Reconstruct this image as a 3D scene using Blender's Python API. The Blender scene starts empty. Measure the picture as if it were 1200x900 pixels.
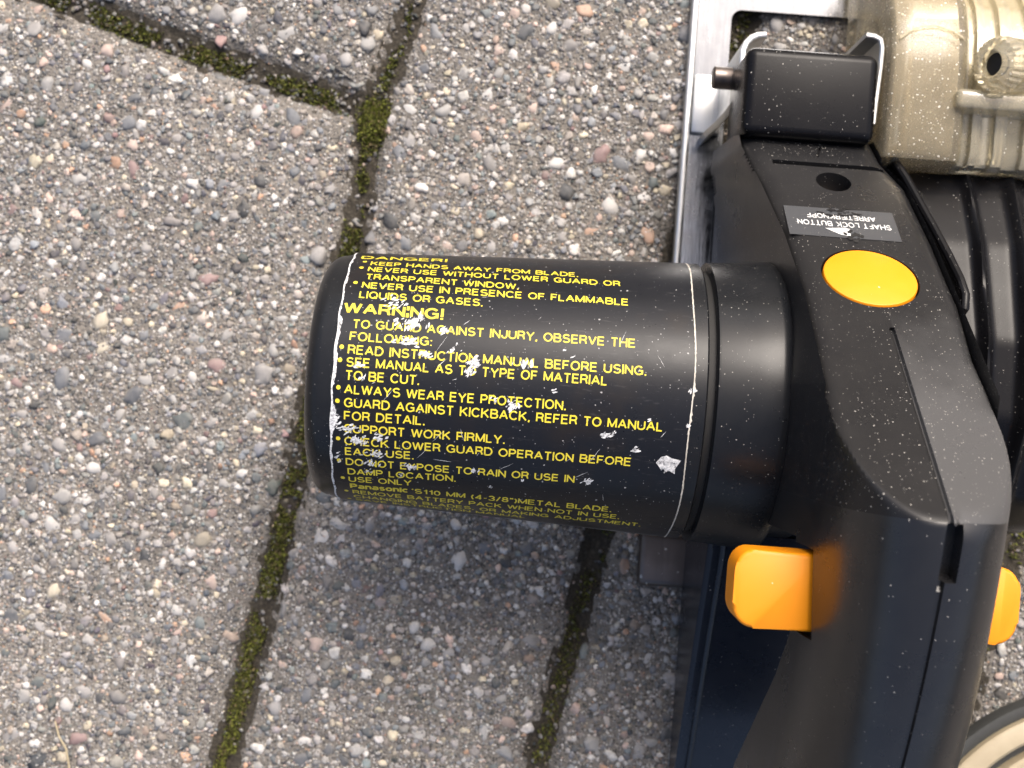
import bpy, bmesh, math, random
import numpy as np
from mathutils import Vector, Matrix
from mathutils.geometry import delaunay_2d_cdt

random.seed(7); rng = np.random.default_rng(7)
SC = bpy.context.scene
COL = SC.collection
MM = 0.001                      # every length below is in millimetres

# ------------------------------------------------------------------ camera
cam_d = bpy.data.cameras.new('camera')
cam = bpy.data.objects.new('camera', cam_d); COL.objects.link(cam)
cam.location = (0, 0, 0.360)
cam.rotation_euler = (0, 0, math.radians(4.2))
cam_d.sensor_fit = 'HORIZONTAL'; cam_d.sensor_width = 36.0; cam_d.lens = 42.0
cam_d.clip_start = 0.01; cam_d.clip_end = 50
cam_d.dof.use_dof = True; cam_d.dof.focus_distance = 0.268; cam_d.dof.aperture_fstop = 21.0
SC.camera = cam

# ------------------------------------------------------------------ light
SUN_AZ, SUN_EL = math.radians(18), math.radians(49)      # azimuth from +Y towards +X
world = bpy.data.worlds.new('World'); SC.world = world; world.use_nodes = True
wn = world.node_tree
sky = wn.nodes.new('ShaderNodeTexSky'); sky.sky_type = 'NISHITA'; sky.sun_disc = False
sky.sun_elevation = SUN_EL; sky.sun_rotation = SUN_AZ
sky.air_density = 0.8; sky.dust_density = 7.5; sky.ozone_density = 0.6
wn.links.new(sky.outputs[0], wn.nodes['Background'].inputs[0])
wn.nodes['Background'].inputs[1].default_value = 0.15
sun_d = bpy.data.lights.new('sun', 'SUN'); sun_d.energy = 1.4; sun_d.angle = math.radians(28)
sun_d.color = (1.0, 0.965, 0.92)
sun = bpy.data.objects.new('sun', sun_d); COL.objects.link(sun)
sv = Vector((math.sin(SUN_AZ) * math.cos(SUN_EL), math.cos(SUN_AZ) * math.cos(SUN_EL), math.sin(SUN_EL)))
sun.rotation_euler = (-sv).to_track_quat('-Z', 'Y').to_euler(); sun.location = sv * 2
SC.view_settings.view_transform = 'Standard'; SC.view_settings.look = 'None'
SC.view_settings.exposure = 0.82; SC.view_settings.gamma = 1.0

# ------------------------------------------------------------------ materials
class NT:
    def __init__(s, name):
        s.m = bpy.data.materials.new(name); s.m.use_nodes = True
        s.t = s.m.node_tree; s.b = s.t.nodes['Principled BSDF']
        tc = s.t.nodes.new('ShaderNodeTexCoord')
        mp = s.t.nodes.new('ShaderNodeVectorMath'); mp.operation = 'SCALE'; mp.inputs['Scale'].default_value = 1000.0
        s.t.links.new(tc.outputs['Object'], mp.inputs[0]); s.v = mp.outputs[0]      # millimetres
    def link(s, a, b): s.t.links.new(a, b)
    def set(s, **k):
        for a, v in k.items():
            i = s.b.inputs[a.replace('_', ' ')]
            if hasattr(v, 'is_linked'): s.link(v, i)
            else: i.default_value = v if not (isinstance(v, tuple) and len(v) == 3 and i.type == 'RGBA') else (*v, 1)
    def noise(s, scale, detail=3, rough=0.55, vec=None):
        n = s.t.nodes.new('ShaderNodeTexNoise'); n.inputs['Scale'].default_value = scale
        n.inputs['Detail'].default_value = detail; n.inputs['Roughness'].default_value = rough
        s.link(vec or s.v, n.inputs['Vector']); return n
    def vor(s, scale, vec=None):
        n = s.t.nodes.new('ShaderNodeTexVoronoi'); n.inputs['Scale'].default_value = scale
        s.link(vec or s.v, n.inputs['Vector']); return n
    def math(s, op, a, b=0.5, c=None):
        n = s.t.nodes.new('ShaderNodeMath'); n.operation = op
        for i, v in enumerate((a, b, c)):
            if v is None: continue
            if hasattr(v, 'is_linked'): s.link(v, n.inputs[i])
            else: n.inputs[i].default_value = v
        return n.outputs[0]
    def ramp(s, fac, stops, interp='LINEAR'):
        n = s.t.nodes.new('ShaderNodeValToRGB'); n.color_ramp.interpolation = interp
        e = n.color_ramp.elements
        while len(e) < len(stops): e.new(0.5)
        for i, (p, c) in enumerate(stops):
            e[i].position = p; e[i].color = (c, c, c, 1) if isinstance(c, (int, float)) else (*c, 1)
        s.link(fac, n.inputs[0]); return n.outputs[0]
    def mix(s, fac, a, b, mode='MIX'):
        n = s.t.nodes.new('ShaderNodeMix'); n.data_type = 'RGBA'; n.blend_type = mode
        for i, v in ((0, fac), (6, a), (7, b)):
            if hasattr(v, 'is_linked'): s.link(v, n.inputs[i])
            else: n.inputs[i].default_value = v if i == 0 else (*v, 1)
        return n.outputs[2]
    def bump(s, h, strength, dist=0.0002):
        n = s.t.nodes.new('ShaderNodeBump'); n.inputs['Strength'].default_value = strength
        n.inputs['Distance'].default_value = dist
        s.link(h, n.inputs['Height']); s.link(n.outputs[0], s.b.inputs['Normal']); return n
    def stretch(s, v):
        n = s.t.nodes.new('ShaderNodeMapping'); n.inputs['Scale'].default_value = v
        s.link(s.v, n.inputs['Vector']); return n.outputs[0]
    def specks(s, scale, amount, size):
        """random small specks: only a share of the cells holds one, each of its own size"""
        wv = s.noise(scale * 2.5, 2)
        add = s.t.nodes.new('ShaderNodeVectorMath'); add.operation = 'MULTIPLY_ADD'
        s.link(wv.outputs['Color'], add.inputs[0]); add.inputs[1].default_value = (0.9 / scale * .5,) * 3; s.link(s.v, add.inputs[2])
        v = s.vor(scale, add.outputs[0])
        sep = s.t.nodes.new('ShaderNodeSeparateColor'); s.link(v.outputs['Color'], sep.inputs[0])
        keep = s.math('LESS_THAN', sep.outputs[0], amount)
        rad = s.math('MULTIPLY', s.math('POWER', sep.outputs[1], 1.8), size)
        inside = s.math('LESS_THAN', v.outputs['Distance'], rad)
        return s.math('MULTIPLY', keep, inside)

def plastic(name, col=(0.012, 0.012, 0.013), rough=0.36, dust=1.0, grain=0.25, film=0.3, spec=0.45, painted_sheen=False):
    n = NT(name)
    big = n.noise(0.05, 5, 0.62).outputs[0]
    a = n.specks(0.75, 0.22 * dust, 0.145); b = n.specks(1.9, 0.42 * dust, 0.27)
    c = n.specks(0.28, 0.06 * dust, 0.12)
    sp = n.math('MINIMUM', n.math('ADD', n.math('ADD', a, b), c), 1.0)
    patch = n.ramp(n.noise(0.03, 3).outputs[0], [(0.36, 0.15), (0.62, 1.0)])
    sp = n.math('MULTIPLY', sp, n.math('MULTIPLY', patch, 0.8))
    haze = n.math('MULTIPLY', n.ramp(n.noise(0.11, 6, 0.7).outputs[0], [(0.35, 0.0), (0.8, 1.0)]), 0.10 * film)
    base = n.mix(haze, col, (0.20, 0.19, 0.17))
    if painted_sheen:      # pale sky sheen on the spine's right half, painted into the base colour
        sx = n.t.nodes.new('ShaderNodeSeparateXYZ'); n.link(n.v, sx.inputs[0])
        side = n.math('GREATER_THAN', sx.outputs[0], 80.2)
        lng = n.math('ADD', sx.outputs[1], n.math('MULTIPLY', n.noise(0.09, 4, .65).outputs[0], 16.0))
        sheen_fac = n.math('MULTIPLY', side, n.math('MULTIPLY', n.math('LESS_THAN', sx.outputs[0], 97.5), n.ramp(n.math('MULTIPLY_ADD', lng, -0.02, 0.65), [(0.05, 0.0), (0.45, 1.0)])))
        base = n.mix(n.math('MULTIPLY', sheen_fac, 0.75), base, (0.085, 0.085, 0.086))
    n.set(Base_Color=n.mix(sp, base, (0.50, 0.48, 0.44)))
    r = n.math('MULTIPLY_ADD', big, 0.22, rough - 0.11)
    n.set(Roughness=n.math('MAXIMUM', r, n.math('MULTIPLY', sp, 0.85)))
    n.set(**{'Specular_IOR_Level': spec})
    h = n.math('ADD', n.noise(3.5, 2).outputs[0], n.math('MULTIPLY', sp, 1.5))
    n.bump(h, grain, 0.00006)
    return n.m

M = {}
M['black'] = plastic('black_plastic', rough=0.30, dust=1.3, spec=0.27, painted_sheen=True)
M['black_soft'] = plastic('black_plastic_handle', (0.010, 0.010, 0.011), rough=0.29, dust=0.25, grain=0.12, film=0.3, spec=0.6)
M['motor'] = plastic('black_motor_plastic', (0.008, 0.009, 0.011), rough=0.29, dust=0.6, grain=0.10, spec=0.24)
M['guard'] = plastic('black_guard_plastic', (0.004, 0.004, 0.005), rough=0.28, dust=0.5, film=0.1, spec=0.16)
M['foot'] = plastic('dark_foot_plastic', (0.008, 0.011, 0.018), rough=0.25, dust=0.15, grain=0.08)
def label_mat():
    n = NT('label_film')
    st = n.noise(0.9, 4, 0.7, n.stretch((0.25, 1.4, 1.4))).outputs[0]
    fine = n.ramp(st, [(0.60, 0.0), (0.78, 1.0)])
    a = n.specks(0.8, 0.25, 0.2); b = n.specks(1.6, 0.35, 0.22)
    sp = n.math('MULTIPLY', n.math('MINIMUM', n.math('ADD', a, b), 1.0), 0.65)
    brown = n.ramp(n.noise(0.06, 4).outputs[0], [(0.55, 0.0), (0.75, 1.0)])
    base = n.mix(n.math('MULTIPLY', brown, 0.5), (0.009, 0.010, 0.013), (0.022, 0.016, 0.011))
    base = n.mix(n.math('MULTIPLY', fine, 0.10), base, (0.35, 0.34, 0.33))
    n.set(Base_Color=n.mix(sp, base, (0.42, 0.42, 0.42)), Specular_IOR_Level=0.22)
    n.set(Roughness=n.math('MULTIPLY_ADD', n.noise(0.12, 5, 0.7).outputs[0], 0.26, 0.19))
    n.bump(n.math('ADD', st, n.noise(4.0, 2).outputs[0]), 0.12, 0.00005)
    return n.m
M['label'] = label_mat()
def ink(name, col, worn=0.0, wear_col=(0.02, 0.02, 0.02)):
    n = NT(name)
    w = n.ramp(n.noise(1.6, 5, 0.75).outputs[0], [(0.60 - worn * .2, 0.0), (0.70 - worn * .2, 1.0)])
    v = n.mix(n.noise(0.4, 3).outputs[0], tuple(c * 0.8 for c in col), col)
    n.set(Specular_IOR_Level=0.3, Base_Color=n.mix(n.math('MULTIPLY', w, 0.7), v, wear_col), Roughness=0.45)
    return n.m
M['yellow_ink'] = ink('yellow_ink', (0.74, 0.61, 0.05))
M['white_ink'] = ink('white_ink', (0.72, 0.72, 0.70), 0.25)
def flake():
    n = NT('bare_scuff')
    n.set(Base_Color=n.ramp(n.noise(1.3, 5, 0.8).outputs[0], [(0.36, (0.05, 0.05, 0.05)), (0.46, (0.45, 0.46, 0.47)), (0.62, (0.78, 0.78, 0.77))]), Roughness=0.6)
    n.bump(n.noise(2.5, 4).outputs[0], 0.4, 0.0001); return n.m
M['scuff'] = flake()
def cream():
    n = NT('cream_adhesive')
    n.set(Base_Color=n.ramp(n.noise(0.35, 5, 0.7).outputs[0], [(0.3, (0.30, 0.28, 0.24)), (0.7, (0.62, 0.59, 0.52))]), Roughness=0.7); return n.m
M['cream'] = cream()
def yellow(name, col):
    n = NT(name)
    v = n.mix(n.noise(0.15, 4).outputs[0], tuple(c * 0.9 for c in col), col)
    sp = n.specks(0.5, 0.25, 0.14)
    n.set(Base_Color=n.mix(n.math('MULTIPLY', sp, .7), v, (0.85, 0.75, 0.55)), Roughness=n.math('MULTIPLY_ADD', n.noise(0.3, 4).outputs[0], 0.2, 0.36))
    n.bump(n.noise(4, 2).outputs[0], 0.08, 0.00005); return n.m
M['orange'] = yellow('orange_plastic', (0.86, 0.295, 0.002))
M['lever'] = yellow('deep_orange_plastic', (0.82, 0.275, 0.002))
def steel(name, col, rough, dirt):
    n = NT(name)
    d = n.ramp(n.noise(0.07, 6, 0.7).outputs[0], [(0.45, 0.0), (0.8, 1.0)])
    sc = n.ramp(n.noise(0.8, 4, 0.7, n.stretch((1.0, 0.06, 1.0))).outputs[0], [(0.4, 0.0), (0.7, 1.0)])
    sp = n.specks(0.45, 0.35, 0.2)
    base = n.mix(n.math('MULTIPLY', d, dirt), col, (0.12, 0.085, 0.06))
    n.set(Base_Color=n.mix(n.math('MULTIPLY', sp, .7), base, (0.62, 0.6, 0.56)), Metallic=n.math('SUBTRACT', 1.0, n.math('MULTIPLY', d, dirt)),
          Roughness=n.math('ADD', n.math('MULTIPLY', sc, 0.1), n.math('MULTIPLY_ADD', d, 0.3, rough)))
    n.bump(n.math('ADD', sc, n.noise(0.1, 3).outputs[0]), 0.1, 0.0002); return n.m
M['steel'] = steel('plated_steel', (0.25, 0.262, 0.28), 0.10, 0.3)
M['zinc'] = steel('zinc_bracket', (0.55, 0.56, 0.56), 0.32, 0.25)
M['pin'] = steel('dark_steel_pin', (0.14, 0.12, 0.11), 0.35, 0.5)
def clear(name, haze, film, tint, dusty=1.0, gloss=1.3, gloss_r=0.12):
    """thin clear plastic: light passes straight through, with a gloss that grows towards grazing angles, a milky film and dust"""
    n = NT(name); new = n.t.nodes.new
    tr = new('ShaderNodeBsdfTransparent'); tr.inputs[0].default_value = (*tint, 1)
    gl = new('ShaderNodeBsdfGlossy'); gl.inputs['Color'].default_value = (1, 1, 1, 1); gl.inputs['Roughness'].default_value = gloss_r
    n.b.inputs['Roughness'].default_value = 0.1
    bp = new('ShaderNodeBump'); bp.inputs['Strength'].default_value = 0.05; bp.inputs['Distance'].default_value = 0.0004
    n.link(n.noise(0.12, 2).outputs[0], bp.inputs['Height']); n.link(bp.outputs[0], gl.inputs['Normal'])
    fr = new('ShaderNodeFresnel'); fr.inputs['IOR'].default_value = 1.46
    dif = new('ShaderNodeBsdfDiffuse'); dif.inputs[0].default_value = (*film, 1)
    dus = new('ShaderNodeBsdfDiffuse'); dus.inputs[0].default_value = (0.78, 0.75, 0.66, 1)
    m0, m1, m2 = new('ShaderNodeMixShader'), new('ShaderNodeMixShader'), new('ShaderNodeMixShader')
    n.link(n.math('MULTIPLY', fr.outputs[0], gloss), m0.inputs[0]); n.link(tr.outputs[0], m0.inputs[1]); n.link(gl.outputs[0], m0.inputs[2])
    n.link(n.ramp(n.noise(0.10, 5, 0.65).outputs[0], [(0.3, haze * .55), (0.75, haze)]), m1.inputs[0])
    n.link(m0.outputs[0], m1.inputs[1]); n.link(dif.outputs[0], m1.inputs[2])
    sp = n.math('MINIMUM', n.math('ADD', n.specks(0.7, 0.4 * dusty, 0.24), n.specks(1.3, 0.4 * dusty, 0.30)), 1.0)
    n.link(n.math('MULTIPLY', sp, 0.75), m2.inputs[0]); n.link(m1.outputs[0], m2.inputs[1]); n.link(dus.outputs[0], m2.inputs[2])
    out = [x for x in n.t.nodes if x.type == 'OUTPUT_MATERIAL'][0]
    n.link(m2.outputs[0], out.inputs['Surface']); n.t.nodes.remove(n.b); return n.m
M['clear'] = clear('smoky_clear_plastic', 0.27, (0.60, 0.53, 0.38), (0.93, 0.89, 0.79), 1.6, 0.6, 0.18)
M['clear_knob'] = clear('yellowed_clear_plastic', 0.42, (0.62, 0.56, 0.40), (0.90, 0.86, 0.75), 0.3, 2.2, 0.1)
def dark(name, col, rough=0.7):
    n = NT(name); n.set(Base_Color=n.mix(n.noise(0.5, 4).outputs[0], tuple(c * .6 for c in col), col), Roughness=rough); return n.m
M['void'] = dark('dark_recess', (0.006, 0.006, 0.006))
M['rubber'] = dark('dark_rubber', (0.035, 0.037, 0.036))
M['sticker'] = plastic('grey_sticker', (0.05, 0.053, 0.058), rough=0.33, dust=0.7, grain=0.1)
def beige():
    n = NT('beige_plastic'); n.set(Base_Color=n.ramp(n.noise(0.08, 5, 0.6).outputs[0], [(0.3, (0.28, 0.23, 0.15)), (0.7, (0.37, 0.315, 0.215))]), Roughness=0.5)
    n.bump(n.noise(0.8, 3).outputs[0], 0.15, 0.0002); return n.m
M['beige'] = beige()
def concrete():
    n = NT('exposed_aggregate_concrete')
    v = n.vor(1.15); w = n.vor(0.55)
    sep = n.t.nodes.new('ShaderNodeSeparateColor'); n.link(v.outputs['Color'], sep.inputs[0])
    sand = n.ramp(sep.outputs[0], [(0.0, (0.035, 0.034, 0.034)), (0.22, (0.10, 0.095, 0.09)), (0.48, (0.20, 0.19, 0.175)), (0.72, (0.32, 0.30, 0.275)), (0.86, (0.50, 0.48, 0.45)), (0.97, (0.38, 0.25, 0.17))], 'CONSTANT')
    cement = n.mix(n.noise(0.06, 5, 0.65).outputs[0], (0.085, 0.076, 0.065), (0.23, 0.21, 0.182))
    edge = n.ramp(v.outputs['Distance'], [(0.30, 1.0), (0.55, 0.0)])
    col = n.mix(n.math('MULTIPLY', edge, 0.85), cement, sand)
    oi = n.t.nodes.new('ShaderNodeObjectInfo')
    big = n.math('MULTIPLY', n.ramp(n.noise(0.025, 4).outputs[0], [(0.3, 0.86), (0.7, 1.16)]), n.math('MULTIPLY_ADD', oi.outputs['Random'], .24, .92))
    col = n.mix(1.0, col, big, 'MULTIPLY')
    n.set(Base_Color=col, Roughness=0.85)
    h = n.math('ADD', n.math('MULTIPLY', edge, 0.7), n.math('ADD', n.noise(0.9, 5, 0.7).outputs[0], n.math('MULTIPLY', w.outputs['Distance'], 0.5)))
    n.bump(h, 0.9, 0.0006); return n.m
M['concrete'] = concrete()
def pebble():
    n = NT('pebble_stone')
    at = n.t.nodes.new('ShaderNodeVertexColor'); at.layer_name = 'Col'
    f = n.ramp(n.noise(1.1, 5, 0.7).outputs[0], [(0.25, 0.66), (0.75, 1.22)])
    c = n.mix(1.0, at.outputs[0], f, 'MULTIPLY')
    dirt = n.ramp(n.noise(0.6, 4, 0.7).outputs[0], [(0.42, 0.0), (0.68, 1.0)])
    n.set(Base_Color=n.mix(n.math('MULTIPLY', dirt, .55), c, (0.17, 0.155, 0.135)), Roughness=0.62)
    n.bump(n.noise(1.7, 4, 0.7).outputs[0], 0.35, 0.0003); return n.m
M['pebble'] = pebble()
def soil():
    n = NT('joint_soil')
    n.set(Base_Color=n.ramp(n.noise(0.9, 6, 0.7).outputs[0], [(0.3, (0.016, 0.013, 0.009)), (0.55, (0.05, 0.042, 0.030)), (0.78, (0.13, 0.115, 0.09))]), Roughness=0.95)
    n.bump(n.noise(0.7, 6, 0.7).outputs[0], 1.0, 0.0012); return n.m
M['soil'] = soil()
def moss():
    n = NT('moss'); at = n.t.nodes.new('ShaderNodeVertexColor'); at.layer_name = 'Col'
    n.set(Base_Color=at.outputs[0], Roughness=0.8); return n.m
M['moss'] = moss()
M['straw'] = dark('dry_straw', (0.50, 0.42, 0.27))

# ------------------------------------------------------------------ mesh helpers
def obj(name, verts, faces, mat, parent=None, smooth=True, sharp=35, kind=None):
    me = bpy.data.meshes.new(name)
    me.from_pydata([tuple(c * MM for c in v) for v in verts], [], faces)
    return fin(name, me, mat, parent, smooth, sharp, kind)
def fin(name, me, mat, parent=None, smooth=True, sharp=35, kind=None):
    me.validate(); me.update()
    bm = bmesh.new(); bm.from_mesh(me); bmesh.ops.recalc_face_normals(bm, faces=bm.faces); bm.to_mesh(me); bm.free()
    if smooth:
        me.polygons.foreach_set('use_smooth', [True] * len(me.polygons))
        try: me.set_sharp_from_angle(angle=math.radians(sharp))
        except Exception: pass
    me.materials.append(M[mat])
    o = bpy.data.objects.new(name, me); COL.objects.link(o)
    put(o, parent)
    if kind: o['kind'] = kind
    return o
def put(o, parent):
    if parent is not None:
        o.parent = parent
        if parent.type == 'EMPTY': o.location = -parent.location
def rootpt(name, loc, label, cat):
    o = bpy.data.objects.new(name, None); COL.objects.link(o)
    o.location = [c * MM for c in loc]; o.empty_display_size = 0.02
    o['label'] = label; o['category'] = cat
    return o
def bm_obj(name, bm, mat, parent=None, smooth=True, sharp=35):
    me = bpy.data.meshes.new(name); bmesh.ops.scale(bm, vec=(MM,) * 3, verts=bm.verts); bm.to_mesh(me); bm.free()
    return fin(name, me, mat, parent, smooth, sharp)
def box_bm(x0, x1, y0, y1, z0, z1, bev=0.8, seg=3):
    bm = bmesh.new(); bmesh.ops.create_cube(bm, size=1)
    for v in bm.verts:
        v.co = ((x0 + x1) / 2 + v.co.x * (x1 - x0), (y0 + y1) / 2 + v.co.y * (y1 - y0), (z0 + z1) / 2 + v.co.z * (z1 - z0))
    if bev: bmesh.ops.bevel(bm, geom=bm.edges[:], offset=bev, segments=seg, affect='EDGES', profile=0.5)
    return bm
def prism_bm(poly, z0, z1, bev=0.0, seg=2):
    """2-D outline (x, y) raised from z0 to z1"""
    bm = bmesh.new()
    b = [bm.verts.new((x, y, z0)) for x, y in poly]; t = [bm.verts.new((x, y, z1)) for x, y in poly]
    n = len(poly); bm.faces.new(b[::-1]); tf = bm.faces.new(t)
    for i in range(n): bm.faces.new((b[i], b[(i + 1) % n], t[(i + 1) % n], t[i]))
    if bev: bmesh.ops.bevel(bm, geom=list(tf.edges), offset=bev, segments=seg, affect='EDGES', profile=0.5)
    return bm
def lathe_x(prof, segs, y0, z0, a0=0.0, a1=360.0):
    """profile [(x, r)] turned about the line y = y0, z = z0 (angle 0 points up, positive towards +Y)"""
    full = abs(a1 - a0) >= 360
    k = segs if full else segs + 1
    V = []; F = []
    for x, r in prof:
        for i in range(k):
            a = math.radians(a0 + (a1 - a0) * i / segs); V.append((x, y0 + r * math.sin(a), z0 + r * math.cos(a)))
    for j in range(len(prof) - 1):
        for i in range(segs):
            i2 = (i + 1) % k if full else i + 1
            F.append((j * k + i, j * k + i2, (j + 1) * k + i2, (j + 1) * k + i))
    return V, F
def tube(path, r, seg=10):
    V = []; F = []; n = len(path); P_ = [Vector(p) for p in path]
    up = Vector((0, 0, 1))
    for i, p in enumerate(P_):
        t = (P_[min(i + 1, n - 1)] - P_[max(i - 1, 0)]).normalized()
        a = t.cross(up); a = a.normalized() if a.length > 1e-4 else Vector((1, 0, 0)); b = a.cross(t)
        rr = r[i] if isinstance(r, (list, tuple)) else r
        for k in range(seg):
            w = 2 * math.pi * k / seg; V.append(tuple(p + a * rr * math.cos(w) + b * rr * math.sin(w)))
    for i in range(n - 1):
        for k in range(seg): F.append((i * seg + k, i * seg + (k + 1) % seg, (i + 1) * seg + (k + 1) % seg, (i + 1) * seg + k))
    F.append(tuple(range(seg))[::-1]); F.append(tuple((n - 1) * seg + k for k in range(seg)))
    return V, F
def cut(o, cutters):
    """carve the cutter shapes out of a mesh object and drop the cutters"""
    for c in cutters:
        m = o.modifiers.new('cut', 'BOOLEAN'); m.operation = 'DIFFERENCE'; m.object = c; m.solver = 'EXACT'
    bpy.context.view_layer.update()
    dg = bpy.context.evaluated_depsgraph_get()
    me = bpy.data.meshes.new_from_object(o.evaluated_get(dg))
    o.modifiers.clear(); old = o.data; o.data = me; bpy.data.meshes.remove(old)
    try: me.set_sharp_from_angle(angle=math.radians(32))
    except Exception: pass
    for c in cutters:
        d = c.data; bpy.data.objects.remove(c); bpy.data.meshes.remove(d)

# ------------------------------------------------------------------ paving (the setting)
paving = bpy.data.objects.new('paving', None); COL.objects.link(paving); paving['kind'] = 'structure'
paving.empty_display_size = 0.05
g = bmesh.new(); bmesh.ops.create_grid(g, x_segments=4, y_segments=4, size=2500)
bmesh.ops.translate(g, vec=(0, 0, -12.0), verts=g.verts)
ground = bm_obj('ground', g, 'concrete', None, False); ground['kind'] = 'structure'

J0 = [(-165, 262), (-203, 118), (-232, -110), (-247, -232)]
J1 = [(-8, 242), (-36.9, 116), (-47.8, 79), (-50.5, 48), (-62.1, -25), (-77.8, -116.6), (-97, -232)]
J2 = [(88, 242), (61.4, 111.5), (30.3, -44.2), (16.2, -114.8), (-8, -232)]
J3 = [(205, 242), (183, 90), (156.2, -37.5), (145, -80), (108, -232)]
J4 = [(330, 242), (300, 90), (270, -80), (230, -232)]
TOPJ = [(-203, 118), (-155, 109.5), (-118, 97), (-70.6, 84), (-47.8, 79)]
polys = [
    [(-203, 118), (-155, 109.0), (-118, 98), (-70.6, 84.6), (-47.8, 79), (-50.5, 48), (-62.1, -25), (-77.8, -116.6), (-97, -232), (-247, -232), (-232, -110)],
    [(-47.8, 79), (-70.6, 84.6), (-118, 98), (-155, 109.0), (-203, 118), (-165, 262), (-8, 242), (-36.9, 116)],
    J1 + J2[::-1], J2 + J3[::-1], J3 + J4[::-1],
    [(-320, 280), (-165, 262), (-203, 118), (-365, 140)], [(-365, 140), (-203, 118), (-232, -110), (-247, -232), (-400, -225)],
    [(330, 242), (300, 90), (270, -80), (230, -232), (390, -232), (430, 242)],
    [(-165, 262), (-8, 242), (20, 400), (-130, 400)], [(-8, 242), (88, 242), (120, 400), (20, 400)], [(88, 242), (205, 242), (235, 400), (120, 400)],
    [(-247, -232), (-97, -232), (-130, -400), (-275, -400)], [(-97, -232), (-8, -232), (-45, -400), (-130, -400)],
    [(-8, -232), (108, -232), (70, -400), (-45, -400)], [(108, -232), (230, -232), (200, -400), (70, -400)],
]
def resample(poly, step):
    out = []; n = len(poly)
    for i in range(n):
        a = np.array(poly[i], float); b = np.array(poly[(i + 1) % n], float)
        k = max(1, int(np.linalg.norm(b - a) / step))
        for j in range(k): out.append(a + (b - a) * j / k)
    return np.array(out)
def area2(p): return np.sum(p[:, 0] * np.roll(p[:, 1], -1) - np.roll(p[:, 0], -1) * p[:, 1])
def inset(p, d):
    t = np.roll(p, -1, 0) - np.roll(p, 1, 0); t /= np.linalg.norm(t, axis=1)[:, None]
    nrm = np.stack([-t[:, 1], t[:, 0]], 1)
    return p + nrm * (d[:, None] if isinstance(d, np.ndarray) else d)
def wav(p, seed, amp, f):
    s = np.zeros(len(p)); r = np.random.default_rng(seed)
    for k in range(5):
        a = r.uniform(0, 6.28); w = f * (1.0 + k * 0.9)
        s += np.sin((p[:, 0] * math.cos(a) + p[:, 1] * math.sin(a)) * w + r.uniform(0, 6.28)) / (1 + k * .5)
    return s * amp
def sdist(pts, poly):
    """signed distance to an outline, positive inside"""
    a = poly; b = np.roll(poly, -1, 0); best = np.full(len(pts), 1e9); ins = np.zeros(len(pts), bool)
    for k in range(len(a)):
        e = b[k] - a[k]; w = pts - a[k]
        t = np.clip((w @ e) / (e @ e), 0, 1); d = np.linalg.norm(w - t[:, None] * e, axis=1); best = np.minimum(best, d)
        c = ((a[k, 1] > pts[:, 1]) != (b[k, 1] > pts[:, 1]))
        if abs(e[1]) > 1e-9:
            xs = a[k, 0] + (pts[:, 1] - a[k, 1]) / e[1] * e[0]; ins ^= c & (pts[:, 0] < xs)
    return np.where(ins, best, -best)
outlines = []
PAV = []
for i, pl in enumerate(polys):
    p = resample(pl, 3.0 if i < 5 else 12.0)
    if area2(p) < 0: p = p[::-1].copy()
    for _ in range(4): p = (np.roll(p, 1, 0) + p * 2 + np.roll(p, -1, 0)) / 4      # worn corners
    base = inset(p, 2.1 + wav(p, i, 0.25, 0.12) + wav(p, i + 50, 0.22, 0.5))
    rings = [(0.0, -14.0), (0.0, -5.5), (0.6, -4.0), (1.8, -2.75), (3.6, -1.7), (6.0, -.85), (8.8, -.3), (11.5, -.06), (13.0, 0.0)]
    V = []; n = len(base)
    for d, z in rings:
        q = inset(base, d) if d else base
        zz = z + (wav(q, i + 9, 0.16, 0.35) + wav(q, i + 19, .10, 1.1)) * (1 if -10 < z < -.05 else 0)
        V += [(q[k, 0], q[k, 1], zz[k]) for k in range(n)]
    F = []
    for r_ in range(len(rings) - 1):
        for k in range(n): F.append((r_ * n + k, r_ * n + (k + 1) % n, (r_ + 1) * n + (k + 1) % n, (r_ + 1) * n + k))
    # top face: an even triangle net inside the last ring
    lastr = np.array([V[(len(rings) - 1) * n + k][:2] for k in range(n)])
    mn, mx = lastr.min(0), lastr.max(0); st_ = 9.0 if i < 5 else 25.0
    gp = np.array([(x + (6 if int(y) % 2 else 0), y) for x in np.arange(mn[0], mx[0], st_) for y in np.arange(mn[1], mx[1], st_)])
    gp = gp[sdist(gp, lastr) > 3.0]
    cv, ce, cf, ov, oe, of = delaunay_2d_cdt([Vector(q) for q in lastr] + [Vector(q) for q in gp], [], [list(range(n))], 1, 1e-4)
    mp_i = {}
    for q, src in enumerate(ov):
        b_ = [u for u in src if u < n]
        if b_: mp_i[q] = (len(rings) - 1) * n + b_[0]
        else: V.append((cv[q][0], cv[q][1], 0.0)); mp_i[q] = len(V) - 1
    F += [tuple(mp_i[u] for u in f_) for f_ in cf if len({mp_i[u] for u in f_}) == 3]
    o = obj('paver', V, F, 'concrete', paving, True, 60)
    PAV.append(o); outlines.append(base)

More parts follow.
